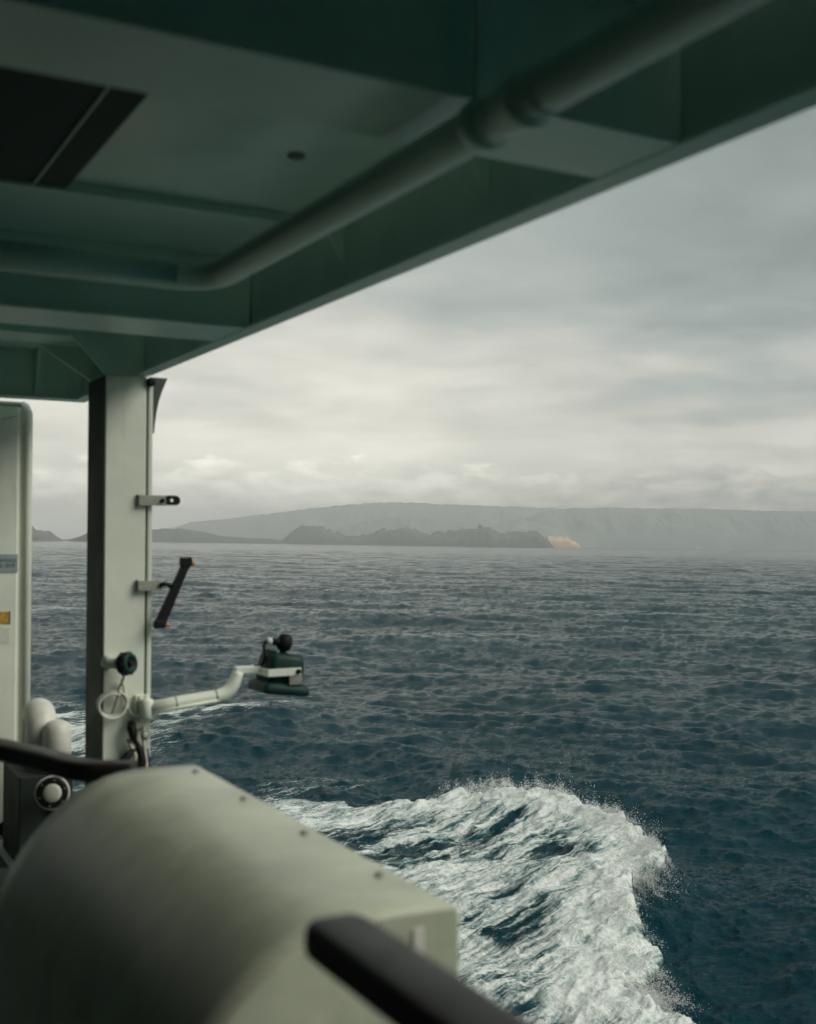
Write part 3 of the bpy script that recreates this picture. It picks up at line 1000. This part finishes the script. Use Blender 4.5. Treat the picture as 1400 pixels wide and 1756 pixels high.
# ------------------------------------------------------------------ clips on the column
T = Thing('strap_clip', 'flat bar clip with dark holed tip, upper one on the column', 'clip', (1.70, 5.98, 0.17))
T.part('bar', MB().box(1.69, 1.835, 5.975, 5.984, 0.142, 0.196), M['clip'], 0.002)
T.part('base_pad', MB().box(1.684, 1.694, 5.9845, 5.9985, 0.136, 0.20), M['clip'])
tip = MB()
oc_ = [(1.836, 0.145), (1.885, 0.145)] + [(1.885 + 0.026 * math.cos(R(a)), 0.171 + 0.026 * math.sin(R(a))) for a in range(-80, 90, 16)] + [(1.885, 0.197), (1.836, 0.197)]
# tip as a ring of faces round a real hole
hole = (1.866, 0.171, 0.0095)
outer = []
for a in range(0, 360, 12):
    dx_, dz_ = math.cos(R(a)), math.sin(R(a))
    best = 1e9
    for p, q in zip(oc_, oc_[1:] + oc_[:1]):
        ex, ez = q[0] - p[0], q[1] - p[1]
        den = dx_ * ez - dz_ * ex
        if abs(den) < 1e-9:
            continue
        tt = ((p[0] - hole[0]) * ez - (p[1] - hole[1]) * ex) / den
        uu = ((p[0] - hole[0]) * dz_ - (p[1] - hole[1]) * dx_) / den
        if tt > 0 and -1e-6 <= uu <= 1 + 1e-6:
            best = min(best, tt)
    outer.append((hole[0] + dx_ * best, hole[1] + dz_ * best))
inner = [(hole[0] + hole[2] * math.cos(R(a)), hole[1] + hole[2] * math.sin(R(a))) for a in range(0, 360, 12)]
n_ = len(inner)
vs_ = [(p[0], yy, p[1]) for yy in (5.972, 5.986) for ring in (outer, inner) for p in ring]
fs_ = []
for i in range(n_):
    j = (i + 1) % n_
    fs_ += [(i, j, n_ + j, n_ + i), (2 * n_ + i, 3 * n_ + i, 3 * n_ + j, 2 * n_ + j), (i, 2 * n_ + i, 2 * n_ + j, j), (n_ + i, n_ + j, 3 * n_ + j, 3 * n_ + i)]
tip.add(vs_, fs_)
T.part('holed_tip', tip, M['black'], label='black rounded tip with a round hole')
T.part('bolt', MB().lathe([(0.012, 0), (0.012, 0.008), (0.008, 0.012)], (1.815, 5.975, 0.169), (0, -1, 0), 12), M['black'])

T = Thing('swivel_holder', 'black bar with orange tips held by the lower clip on the column', 'holder', (1.70, 5.98, -0.28))
T.part('clip', MB().box(1.688, 1.815, 5.968, 5.984, -0.302, -0.25), M['clip'], 0.002)
T.part('base_pad', MB().box(1.684, 1.694, 5.9845, 5.9985, -0.31, -0.243), M['clip'])
T.part('swivel_arm', MB().tube([(1.80, 5.965, -0.276), (1.825, 5.965, -0.268), (1.85, 5.965, -0.274), (1.868, 5.965, -0.29)], [0.011, 0.014, 0.012, 0.012], 10), M['black'])
a_, b_ = Vector((1.94, 5.955, -0.16)), Vector((1.80, 5.955, -0.475))
dv = (b_ - a_).normalized()
pn = Vector((dv.z, 0, -dv.x))
bar = MB()
prof_ = [(-0.0, 0.024), (0.02, 0.024), (0.022, 0.021), (0.30, 0.026), (0.345, 0.028)]
vs_, fs_ = [], []
for d_, w_ in prof_:
    c_ = a_ + dv * d_
    for sy, sw in ((-0.014, -1), (0.014, -1), (0.014, 1), (-0.014, 1)):
        vs_.append(tuple(c_ + pn * w_ * sw + Vector((0, sy, 0))))
for i in range(len(prof_) - 1):
    for k in range(4):
        k2 = (k + 1) % 4
        fs_.append((i * 4 + k, i * 4 + k2, i * 4 + 4 + k2, i * 4 + 4 + k))
fs_ += [(3, 2, 1, 0), tuple(len(vs_) - 4 + k for k in range(4))]
bar.add(vs_, fs_)
T.part('bar', bar, M['black'], 0.005)
T.part('head', MB().box(1.905, 1.968, 5.935, 5.972, -0.175, -0.128), M['black'], 0.006)
T.part('foot', MB().box(1.768, 1.828, 5.935, 5.972, -0.498, -0.455), M['black'], 0.008)
T.part('tip', MB().lathe([(0.009, 0), (0.012, 0.005), (0.012, 0.028), (0.006, 0.036)], (1.963, 5.955, -0.143), (0.55, 0, -0.85), 12), M['orange'])
T.part('tip', MB().lathe([(0.009, 0), (0.012, 0.005), (0.012, 0.022), (0.006, 0.028)], (1.826, 5.955, -0.478), (0.9, 0, -0.2), 12), M['orange'])

# ------------------------------------------------------------------ socket, cable and coil
T = Thing('cable_socket', 'round dark green screw cap on a white stub on the column', 'socket', (1.52, 5.99, -0.67))
T.part('stub', MB().tube([(1.535, 5.999, -0.665), (1.545, 5.96, -0.665), (1.575, 5.93, -0.666), (1.60, 5.92, -0.668)], [0.034, 0.03, 0.03, 0.036], 18), M['column'])
T.part('wall_plate', MB().box(1.522, 1.552, 5.978, 5.999, -0.70, -0.635), M['steel'], 0.004)
ax_ = Vector((0.55, -0.8, 0.1))
cp = T.part('cap', MB().lathe([(0.040, 0), (0.056, 0.008), (0.058, 0.03), (0.057, 0.052), (0.05, 0.062), (0.032, 0.064), (0.028, 0.054), (0.001, 0.053)], (1.592, 5.918, -0.669), ax_, 28), M['green'])
T.sub('knob', MB().lathe([(0.016, 0), (0.016, 0.012), (0.010, 0.016)], Vector((1.592, 5.918, -0.669)) + ax_.normalized() * 0.053, ax_, 14), M['black'], cp)
for k in range(10):
    an = 2 * math.pi * k / 10
    axn = ax_.normalized()
    u_ = axn.cross(Vector((0, 0, 1))).normalized()
    v_ = axn.cross(u_)
    c_ = Vector((1.592, 5.918, -0.669)) + (u_ * math.cos(an) + v_ * math.sin(an)) * 0.057
    T.sub('grip_rib', MB().tube([c_ + axn * 0.012, c_ + axn * 0.05], 0.0055, 6), M['black'], cp)
T = Thing('cable_coil', 'loop of white cable hanging from the socket on the column', 'cable', (1.55, 5.96, -0.89))
loop = [(1.556 + 0.074 * math.cos(R(a)) * (1 + 0.04 * math.sin(R(3 * a))), 5.955 - 0.018 * math.sin(R(a * 0.5)), -0.888 + 0.064 * math.sin(R(a)) + 0.00002 * a) for a in range(60, 800, 10)]
T.part('loop', MB().tube(loop, 0.0075, 10), M['cable'])
T.part('lead', MB().tube([(1.603, 5.92, -0.72), (1.61, 5.945, -0.745), (1.606, 5.965, -0.77), (1.592, 5.97, -0.80), (1.585, 5.965, -0.835), (1.572, 5.965, -0.88), (1.555, 5.965, -0.925)], 0.006, 10), M['steel'])
T.part('lead', MB().tube([(1.607, 5.97, -0.75), (1.622, 5.98, -0.80), (1.632, 5.985, -0.85), (1.64, 5.975, -0.90), (1.655, 5.96, -0.935), (1.69, 5.94, -0.955), (1.74, 5.93, -0.957), (1.79, 5.92, -0.945)], 0.008, 10), M['cable'])

# ------------------------------------------------------------------ lamp arm
AY = 5.92
T = Thing('lamp_arm', 'white bent pipe arm reaching out from the column to the green lamp', 'lamp arm', (1.72, AY, -1.0))
T.part('pivot_sleeve', MB().lathe([(0.03, -0.955), (0.036, -0.95), (0.036, -0.865), (0.03, -0.857), (0.012, -0.852), (0.010, -0.835)], (1.722, AY, 0), (0, 0, 1), 20), M['column'])
T.part('hinge_pin', MB().tube([(1.69, AY + 0.02, -0.93), (1.69, AY + 0.02, -0.845)], 0.008, 10), M['steel'])
T.part('mounting_plate', MB().box(1.68, 1.745, 5.975, 5.999, -1.02, -0.84), M['column'], 0.004)
T.part('hinge_lug', MB().box(1.695, 1.748, AY + 0.02, 5.976, -0.975, -0.955), M['column'], 0.003)
T.part('hinge_lug', MB().box(1.695, 1.748, AY + 0.02, 5.976, -0.875, -0.86), M['column'], 0.003)
T.part('arm_pipe', MB().tube([(1.74, AY, -0.905), (1.87, AY, -0.888), (2.02, AY, -0.873), (2.11, AY, -0.864), (2.15, AY, -0.852), (2.18, AY, -0.828), (2.20, AY, -0.797), (2.215, AY, -0.76), (2.222, AY, -0.742)],
                             [0.036, 0.036, 0.035, 0.035, 0.036, 0.037, 0.035, 0.031, 0.03], 20), M['column'])
T.part('bracing_strip', MB().tube([(1.75, AY - 0.034, -0.925), (1.9, AY - 0.034, -0.904), (2.1, AY - 0.03, -0.882)], 0.008, 8), M['column'])
T.part('head_block', MB().box(2.20, 2.345, AY - 0.022, AY + 0.022, -0.752, -0.714), M['column'], 0.005)
for x_, z_ in ((1.875, -0.888), (2.095, -0.866)):
    T.part('cable_tie', MB().lathe([(0.0365, -0.004), (0.0385, -0.003), (0.0385, 0.003), (0.0365, 0.004)], (x_, AY, z_), (1, 0, 0.1), 20), M['steel'])
T.part('yoke', MB().box(2.345, 2.53, AY - 0.135, AY - 0.127, -0.762, -0.722), M['column'], 0.002)
T.part('yoke', MB().box(2.345, 2.53, AY + 0.127, AY + 0.135, -0.762, -0.722), M['column'], 0.002)
T.part('yoke_bar', MB().box(2.338, 2.346, AY - 0.135, AY + 0.135, -0.762, -0.722), M['column'], 0.002)
T.part('pivot_bolt', MB().lathe([(0.014, 0), (0.014, 0.008), (0.009, 0.012)], (2.512, AY - 0.135, -0.742), (0, -1, 0), 12), M['black'])

# ------------------------------------------------------------------ green deck lamp
T = Thing('deck_lamp', 'dark green floodlight facing down at the end of the white arm', 'lamp', (2.46, AY, -0.84))
def rsec(cx, z, hw, hd, rad, n=5):
    out = []
    for qx, qy, a0 in ((1, 1, 0), (-1, 1, 90), (-1, -1, 180), (1, -1, 270)):
        for k in range(n):
            a = R(a0 + 90 * k / (n - 1))
            out.append((cx + qx * (hw - rad) + rad * math.cos(a), AY + qy * (hd - rad) + rad * math.sin(a), z))
    return out
def loft(secs):
    mb = MB()
    n = len(secs[0])
    mb.add([p for s_ in secs for p in s_], [])
    for i in range(len(secs) - 1):
        for k in range(n):
            k2 = (k + 1) % n
            mb.f.append((i * n + k, i * n + k2, i * n + n + k2, i * n + n + k))
            mb.s.append(True)
    mb.f += [tuple(reversed(range(n))), tuple((len(secs) - 1) * n + k for k in range(n))]
    mb.s += [False, False]
    return mb
tilt = Matrix.Translation((2.46, AY, -0.75)) @ Matrix.Rotation(R(7), 4, 'Y') @ Matrix.Translation((-2.46, -AY, 0.75))
hs_ = T.part('housing', loft([rsec(2.463, -0.815, 0.104, 0.112, 0.03), rsec(2.463, -0.74, 0.101, 0.110, 0.03), rsec(2.463, -0.685, 0.098, 0.106, 0.032), rsec(2.463, -0.664, 0.093, 0.10, 0.034),
                              rsec(2.463, -0.652, 0.078, 0.086, 0.03)]).xf(tilt), M['green'], 0.0)
T.part('rim', loft([rsec(2.463, -0.868, 0.120, 0.128, 0.02), rsec(2.463, -0.86, 0.132, 0.138, 0.025), rsec(2.463, -0.832, 0.132, 0.138, 0.025), rsec(2.463, -0.815, 0.122, 0.128, 0.025), rsec(2.463, -0.804, 0.1045, 0.1125, 0.03)]).xf(tilt), M['green'])
for k in range(3):
    T.sub('cooling_fin', MB().box(2.375 + k * 0.012, 2.379 + k * 0.012, AY - 0.07, AY + 0.07, -0.664, -0.640).xf(tilt), M['green'], hs_)
T.part('side_plate', MB().box(2.46, 2.535, AY - 0.1385, AY - 0.1365, -0.81, -0.7625), M['steel'])
T.part('neck', MB().lathe([(0.022, -0.665), (0.02, -0.65), (0.018, -0.615)], (2.478, AY, 0), (0, 0, 1), 16), M['black'])
T.part('gland', MB().lathe([(0.012, -0.05), (0.034, -0.042), (0.043, -0.015), (0.043, 0.012), (0.034, 0.038), (0.014, 0.046)], (2.488, AY, -0.595), (0.25, 0, 1), 20), M['black'])
T.part('entry_tube', MB().tube([(2.475, AY, -0.595), (2.44, AY, -0.592), (2.408, AY, -0.588)], [0.024, 0.021, 0.017], 14), M['black'])
T.part('plug', MB().lathe([(0.018, 0), (0.02, 0.004), (0.02, 0.024), (0.014, 0.028)], (2.410, AY, -0.588), (-1, 0, 0.1), 14), M['cable'])
T.part('cable', MB().tube([(2.385, AY, -0.586), (2.372, AY, -0.592), (2.366, AY, -0.615), (2.366, AY - 0.01, -0.65), (2.362, AY - 0.015, -0.685), (2.352, AY - 0.015, -0.705), (2.336, AY - 0.012, -0.716), (2.31, AY - 0.01, -0.7145)], 0.0085, 10), M['black'])

# ------------------------------------------------------------------ straps hanging under the pivot
T = Thing('strap_bundle', 'black straps and pale rope hanging from the arm pivot', 'straps', (1.68, 5.95, -1.2))
T.part('buckle', MB().tube([(1.648, 5.955, -0.97), (1.652, 5.94, -1.0), (1.66, 5.935, -1.04), (1.668, 5.945, -1.07)], [0.014, 0.024, 0.022, 0.012], 12), M['black'])
T.part('strap', MB().tube([(1.665, 5.95, -1.06), (1.685, 5.945, -1.09), (1.70, 5.945, -1.13), (1.705, 5.945, -1.18), (1.695, 5.95, -1.25), (1.70, 5.95, -1.33)], [0.011, 0.014, 0.022, 0.028, 0.026, 0.02], 12), M['black'])
T.part('strap', MB().tube([(1.668, 5.945, -1.115), (1.64, 5.93, -1.13), (1.612, 5.93, -1.16), (1.59, 5.935, -1.20), (1.575, 5.94, -1.28)], [0.010, 0.019, 0.024, 0.026, 0.02], 12), M['black'])
T.part('strap', MB().tube([(1.738, 5.965, -1.12), (1.742, 5.96, -1.17), (1.744, 5.96, -1.25), (1.742, 5.96, -1.33)], [0.009, 0.013, 0.014, 0.014], 10), M['black'])
T.part('rope', MB().tube([(1.64, 5.965, -1.06), (1.655, 5.95, -1.10), (1.672, 5.94, -1.14), (1.675, 5.94, -1.18), (1.655, 5.94, -1.22), (1.64, 5.945, -1.30)], 0.011, 10), M['rope'])
T.part('rope', MB().tube([(1.645, 5.955, -1.28), (1.635, 5.94, -1.22), (1.645, 5.93, -1.175), (1.662, 5.93, -1.19), (1.66, 5.935, -1.27)], 0.008, 8), M['rope'])
T.part('rope', MB().tube([(1.722, 5.955, -1.0), (1.715, 5.95, -1.05), (1.722, 5.945, -1.12), (1.732, 5.945, -1.2), (1.724, 5.945, -1.3)], 0.010, 10), M['rope'])
T.part('thimble', MB().lathe([(0.012, -0.01), (0.022, -0.006), (0.022, 0.006), (0.012, 0.01)], (1.725, 5.945, -1.045), (0.2, -1, 0.2), 16), M['steel'])

# ------------------------------------------------------------------ big curved white cover
SZ = -0.729
prof = [(1.203, SZ - 0.62), (1.203, SZ - 0.02), (1.200, SZ - 0.006), (1.19, SZ)]
prof += [(1.06, SZ + 0.004), (1.0, SZ + 0.004), (0.955, SZ - 0.001), (0.905, SZ - 0.012), (0.86, SZ - 0.03), (0.815, SZ - 0.055), (0.77, SZ - 0.088), (0.73, SZ - 0.124), (0.695, SZ - 0.162),
         (0.662, SZ - 0.205), (0.632, SZ - 0.255), (0.607, SZ - 0.31), (0.59, SZ - 0.37), (0.58, SZ - 0.43), (0.577, SZ - 0.62)]
T = Thing('curved_cover', 'big rounded white cover bolted along its top edge, beside the handrail', 'cover', (0.9, 2.77, SZ - 0.62))
ns = 18
vs_, fs_ = [], []
Y0, Y1 = 1.975, 3.555
for k in range(ns + 1):
    y = Y0 + 0.0 + (Y1 - Y0) * k / ns
    vs_ += [(p[0], y, p[1]) for p in prof]
n = len(prof)
for k in range(ns):
    for i in range(n - 1):
        fs_.append((k * n + i, k * n + i + 1, (k + 1) * n + i + 1, (k + 1) * n + i))
sh = MB().add(vs_, fs_, True)
sho = T.part('shell', sh, M['cover'])
md = sho.modifiers.new('thick', 'SOLIDIFY')
md.thickness = 0.006
md.offset = -1
for y in (Y0, Y1):
    T.part('end_panel', MB().prism([(0.994 * (p[0] - 0.9) + 0.9, p[1] - 0.003) for p in prof], 'y', y - 0.004 if y == Y0 else y - 0.012, y + 0.012 if y == Y0 else y + 0.004), M['cover'], 0.004)
T.part('corner_trim', MB().box(1.098, 1.122, Y0 - 0.0075, Y0 - 0.0045, SZ - 0.6, SZ - 0.03), M['vent'])
for y in (3.43, 3.02, 2.61, 2.215):
    T.part('bolt', MB().lathe([(0.012, 0), (0.012, 0.002), (0.007, 0.0022), (0.007, 0.006), (0.005, 0.008)], (1.152, y, SZ + 0.0015), (0, 0, 1), 14), M['bolt'])
T.part('pedestal', MB().box(0.68, 1.1, 2.1, 3.45, DECK + 0.003, SZ - 0.622), M['cover'], 0.01)

# ------------------------------------------------------------------ handrails
def rail_section(w_, h_, rad, n=4):
    out = []
    for qx, qz, a0 in ((1, 1, 0), (-1, 1, 90), (-1, -1, 180), (1, -1, 270)):
        for k in range(n):
            a = R(a0 + 90 * k / (n - 1))
            out.append((qx * (w_ / 2 - rad) + rad * math.cos(a), qz * (h_ / 2 - rad) + rad * math.sin(a)))
    return out
def rail(path, w_, h_, rad, taper=None):
    mb = MB()
    sec = rail_section(w_, h_, rad)
    n = len(sec)
    P = [Vector(p) for p in path]
    for i, p in enumerate(P):
        t = (P[min(i + 1, len(P) - 1)] - P[max(i - 1, 0)])
        t.z = 0
        t.normalize()
        side = Vector((t.y, -t.x, 0))
        k_ = taper[i] if taper else 1.0
        for a, b in sec:
            a *= k_
            mb.v.append(tuple(p + side * a + Vector((0, 0, b))))
    for i in range(len(P) - 1):
        for k in range(n):
            k2 = (k + 1) % n
            mb.f.append((i * n + k, i * n + k2, i * n + n + k2, i * n + n + k))
            mb.s.append(True)
    mb.f += [tuple(reversed(range(n))), tuple((len(P) - 1) * n + k for k in range(n))]
    mb.s += [False, False]
    return mb
T = Thing('handrail', 'dark flat handrail ending in front of the white cover, nearest the camera', 'handrail', (0.65, 0.2, DECK))
T.part('cap_rail', rail([(0.653, -3.5, -0.522), (0.653, 0.5, -0.522), (0.653, 1.33, -0.522), (0.653, 1.352, -0.522), (0.653, 1.370, -0.522), (0.653, 1.382, -0.522), (0.653, 1.389, -0.522)], 0.094, 0.046, 0.014, [1, 1, 1, 1, 0.97, 0.9, 0.74]), M['rail'])
for y in (-1.6, 0.0):
    T.part('stanchion', MB().tube([(0.653, y, DECK + 0.002), (0.653, y, -0.544)], 0.02, 14), M['paint'])
T = Thing('handrail', 'dark handrail with wet top, turning a corner behind the white cover at left', 'handrail', (0.5, 3.8, DECK))
RZ = -0.787
T.part('cap_rail', rail([(-0.12, 5.79, RZ), (0.37, 5.09, RZ), (0.633, 4.64, RZ), (0.745, 4.44, RZ), (0.853, 4.147, RZ), (0.907, 3.97, RZ), (0.932, 3.913, RZ), (0.975, 3.873, RZ), (1.04, 3.838, RZ), (1.075, 3.82, RZ)], 0.10, 0.062, 0.016), M['rail'], 0.004)
for x_, y_ in ((0.0, 5.62), (0.55, 4.78), (1.0, 3.86)):
    T.part('stanchion', MB().tube([(x_, y_, DECK + 0.002), (x_, y_, RZ - 0.03)], 0.018, 14), M['paint'])

# ------------------------------------------------------------------ white locker at the left edge
LY = 7.62
T = Thing('deck_locker', 'tall white painted locker with plate and stickers at the left edge', 'locker', (1.2, 7.9, DECK))
bd = T.part('body', MB().box(0.2, 1.388, LY, 8.35, DECK + 0.003, 0.80), M['locker'], 0.012)
T.part('recess', MB().box(1.3885, 1.41, LY + 0.022, 8.33, DECK + 0.003, 0.79), M['locker'])
T.part('corner_post', MB().tube([(1.442, LY + 0.03, DECK + 0.003), (1.442, LY + 0.03, 0.70), (1.442, LY + 0.033, 0.755), (1.428, LY + 0.045, 0.795), (1.41, LY + 0.06, 0.812)], [0.033, 0.033, 0.033, 0.031, 0.026], 18), M['locker'])
T.part('top_cap', MB().box(0.18, 1.40, LY - 0.012, 8.36, 0.801, 0.822), M['locker'], 0.006)
T.part('weld_seam', MB().tube([(0.9, LY - 0.001, 0.64), (1.2, LY - 0.001, 0.685), (1.385, LY - 0.001, 0.74)], 0.004, 6), M['rope'])
npl = T.part('name_plate', MB().box(1.10, 1.384, LY - 0.005, LY - 0.001, -0.252, -0.138), M['plate'], label='blue-grey plate with two lines of small dark print')
T.part('warning_sticker', MB().box(1.18, 1.336, LY - 0.004, LY - 0.001, -0.572, -0.498), M['yellow'], label='amber sticker with dark edge')
T.part('sticker_edge', MB().box(1.3365, 1.343, LY - 0.0042, LY - 0.001, -0.575, -0.495), M['black'])
T.part('notice', MB().box(1.15, 1.338, LY - 0.0035, LY - 0.001, -0.692, -0.598), M['vent'])
T.part('drain_cover', MB().lathe([(0.05, 0), (0.05, 0.02), (0.035, 0.03)], (1.33, LY - 0.001, -1.87 + 0.02), (0, -1, 0), 18), M['black'])


def text_part(body, x, y, z, size, parent, base):
    cu = bpy.data.curves.new('print', 'FONT')
    cu.body = body
    cu.size = size
    cu.align_x = 'RIGHT'
    tmp = bpy.data.objects.new('print_tmp', cu)
    col.objects.link(tmp)
    dg = bpy.context.evaluated_depsgraph_get()
    me = bpy.data.meshes.new_from_object(tmp.evaluated_get(dg))
    bpy.data.objects.remove(tmp)
    me.transform(Matrix.Translation(Vector((x, y, z)) - base) @ Matrix.Rotation(R(90), 4, 'X'))
    me.materials.clear()
    me.materials.append(M['print'])
    o = bpy.data.objects.new('lettering', me)
    col.objects.link(o)
    o.parent = parent
    return o


text_part('OF SERVICE', 1.376, LY - 0.0065, -0.188, 0.031, npl, T.base)
text_part('SINCE 2018', 1.366, LY - 0.0065, -0.219, 0.031, npl, T.base)

# ------------------------------------------------------------------ gooseneck vent and round fitting
T = Thing('gooseneck_vent', 'white bent-over vent pipe beside the locker, behind the dark handrail', 'vent', (1.55, 7.2, DECK))
VR = 0.082
gp = [(1.50, 7.02, DECK + 0.002), (1.50, 7.02, -1.27)]
gp += [(1.50 - 0.0, 7.02, -1.24)]
T.part('front_leg', MB().lathe([(VR * 1.0, -1.399), (VR, -1.20), (VR * 0.98, -1.165), (VR * 0.9, -1.135), (VR * 0.72, -1.112), (VR * 0.45, -1.10), (0.002, -1.096)], (1.50, 6.98, 0), (0, 0, 1), 28), M['vent'])
bend = []
for k in range(0, 13):
    a = R(15 * k)
    bend.append((1.455 - 0.02 * k / 12, 7.24 + 0.115 * math.cos(a) - 0.02, -1.20 + 0.115 * math.sin(a)))
T.part('bend', MB().tube([(1.455, 7.335, -1.399)] + bend + [(1.435, 7.105, -1.33)], 0.09, 24), M['vent'])
T.part('shade_box', MB().box(1.28, 1.585, 6.93, 7.44, DK, -1.40), M['shade'], 0.008)  # dark box added for the shadow on the vent's lower part
T = Thing('round_fitting', 'black ringed round fitting with a pale disc face, below the dark handrail', 'deck fitting', (1.44, 6.75, -1.62))
FC = Vector((1.435, 6.78, -1.475))
fx_ = Vector((-0.25, -1, 0.12)).normalized()
T.part('outer_ring', MB().lathe([(0.075, -0.03), (0.094, -0.028), (0.097, 0.0), (0.094, 0.006), (0.088, 0.006)], FC, fx_, 36), M['vent'])
T.part('gasket', MB().lathe([(0.060, 0.0), (0.088, 0.004), (0.086, 0.016), (0.07, 0.022), (0.056, 0.018)], FC, fx_, 36), M['black'])
T.part('disc', MB().lathe([(0.052, 0.012), (0.052, 0.02), (0.046, 0.028), (0.03, 0.033), (0.002, 0.035)], FC, fx_, 32), M['vent'])
T.part('bracket', MB().tube([FC - fx_ * 0.03, FC - fx_ * 0.12, FC - fx_ * 0.15 + Vector((0, 0, -0.15)), FC - fx_ * 0.15 + Vector((0, 0, DECK + 0.004 - FC.z + 0.018))], 0.03, 14), M['black'])
for k in range(6):
    an = R(60 * k + 20)
    u_ = fx_.cross(Vector((0, 0, 1))).normalized()
    v_ = fx_.cross(u_)
    c_ = FC + (u_ * math.cos(an) + v_ * math.sin(an)) * 0.073
    T.part('screw', MB().lathe([(0.006, 0.018), (0.006, 0.026)], c_, fx_, 8), M['steel'])
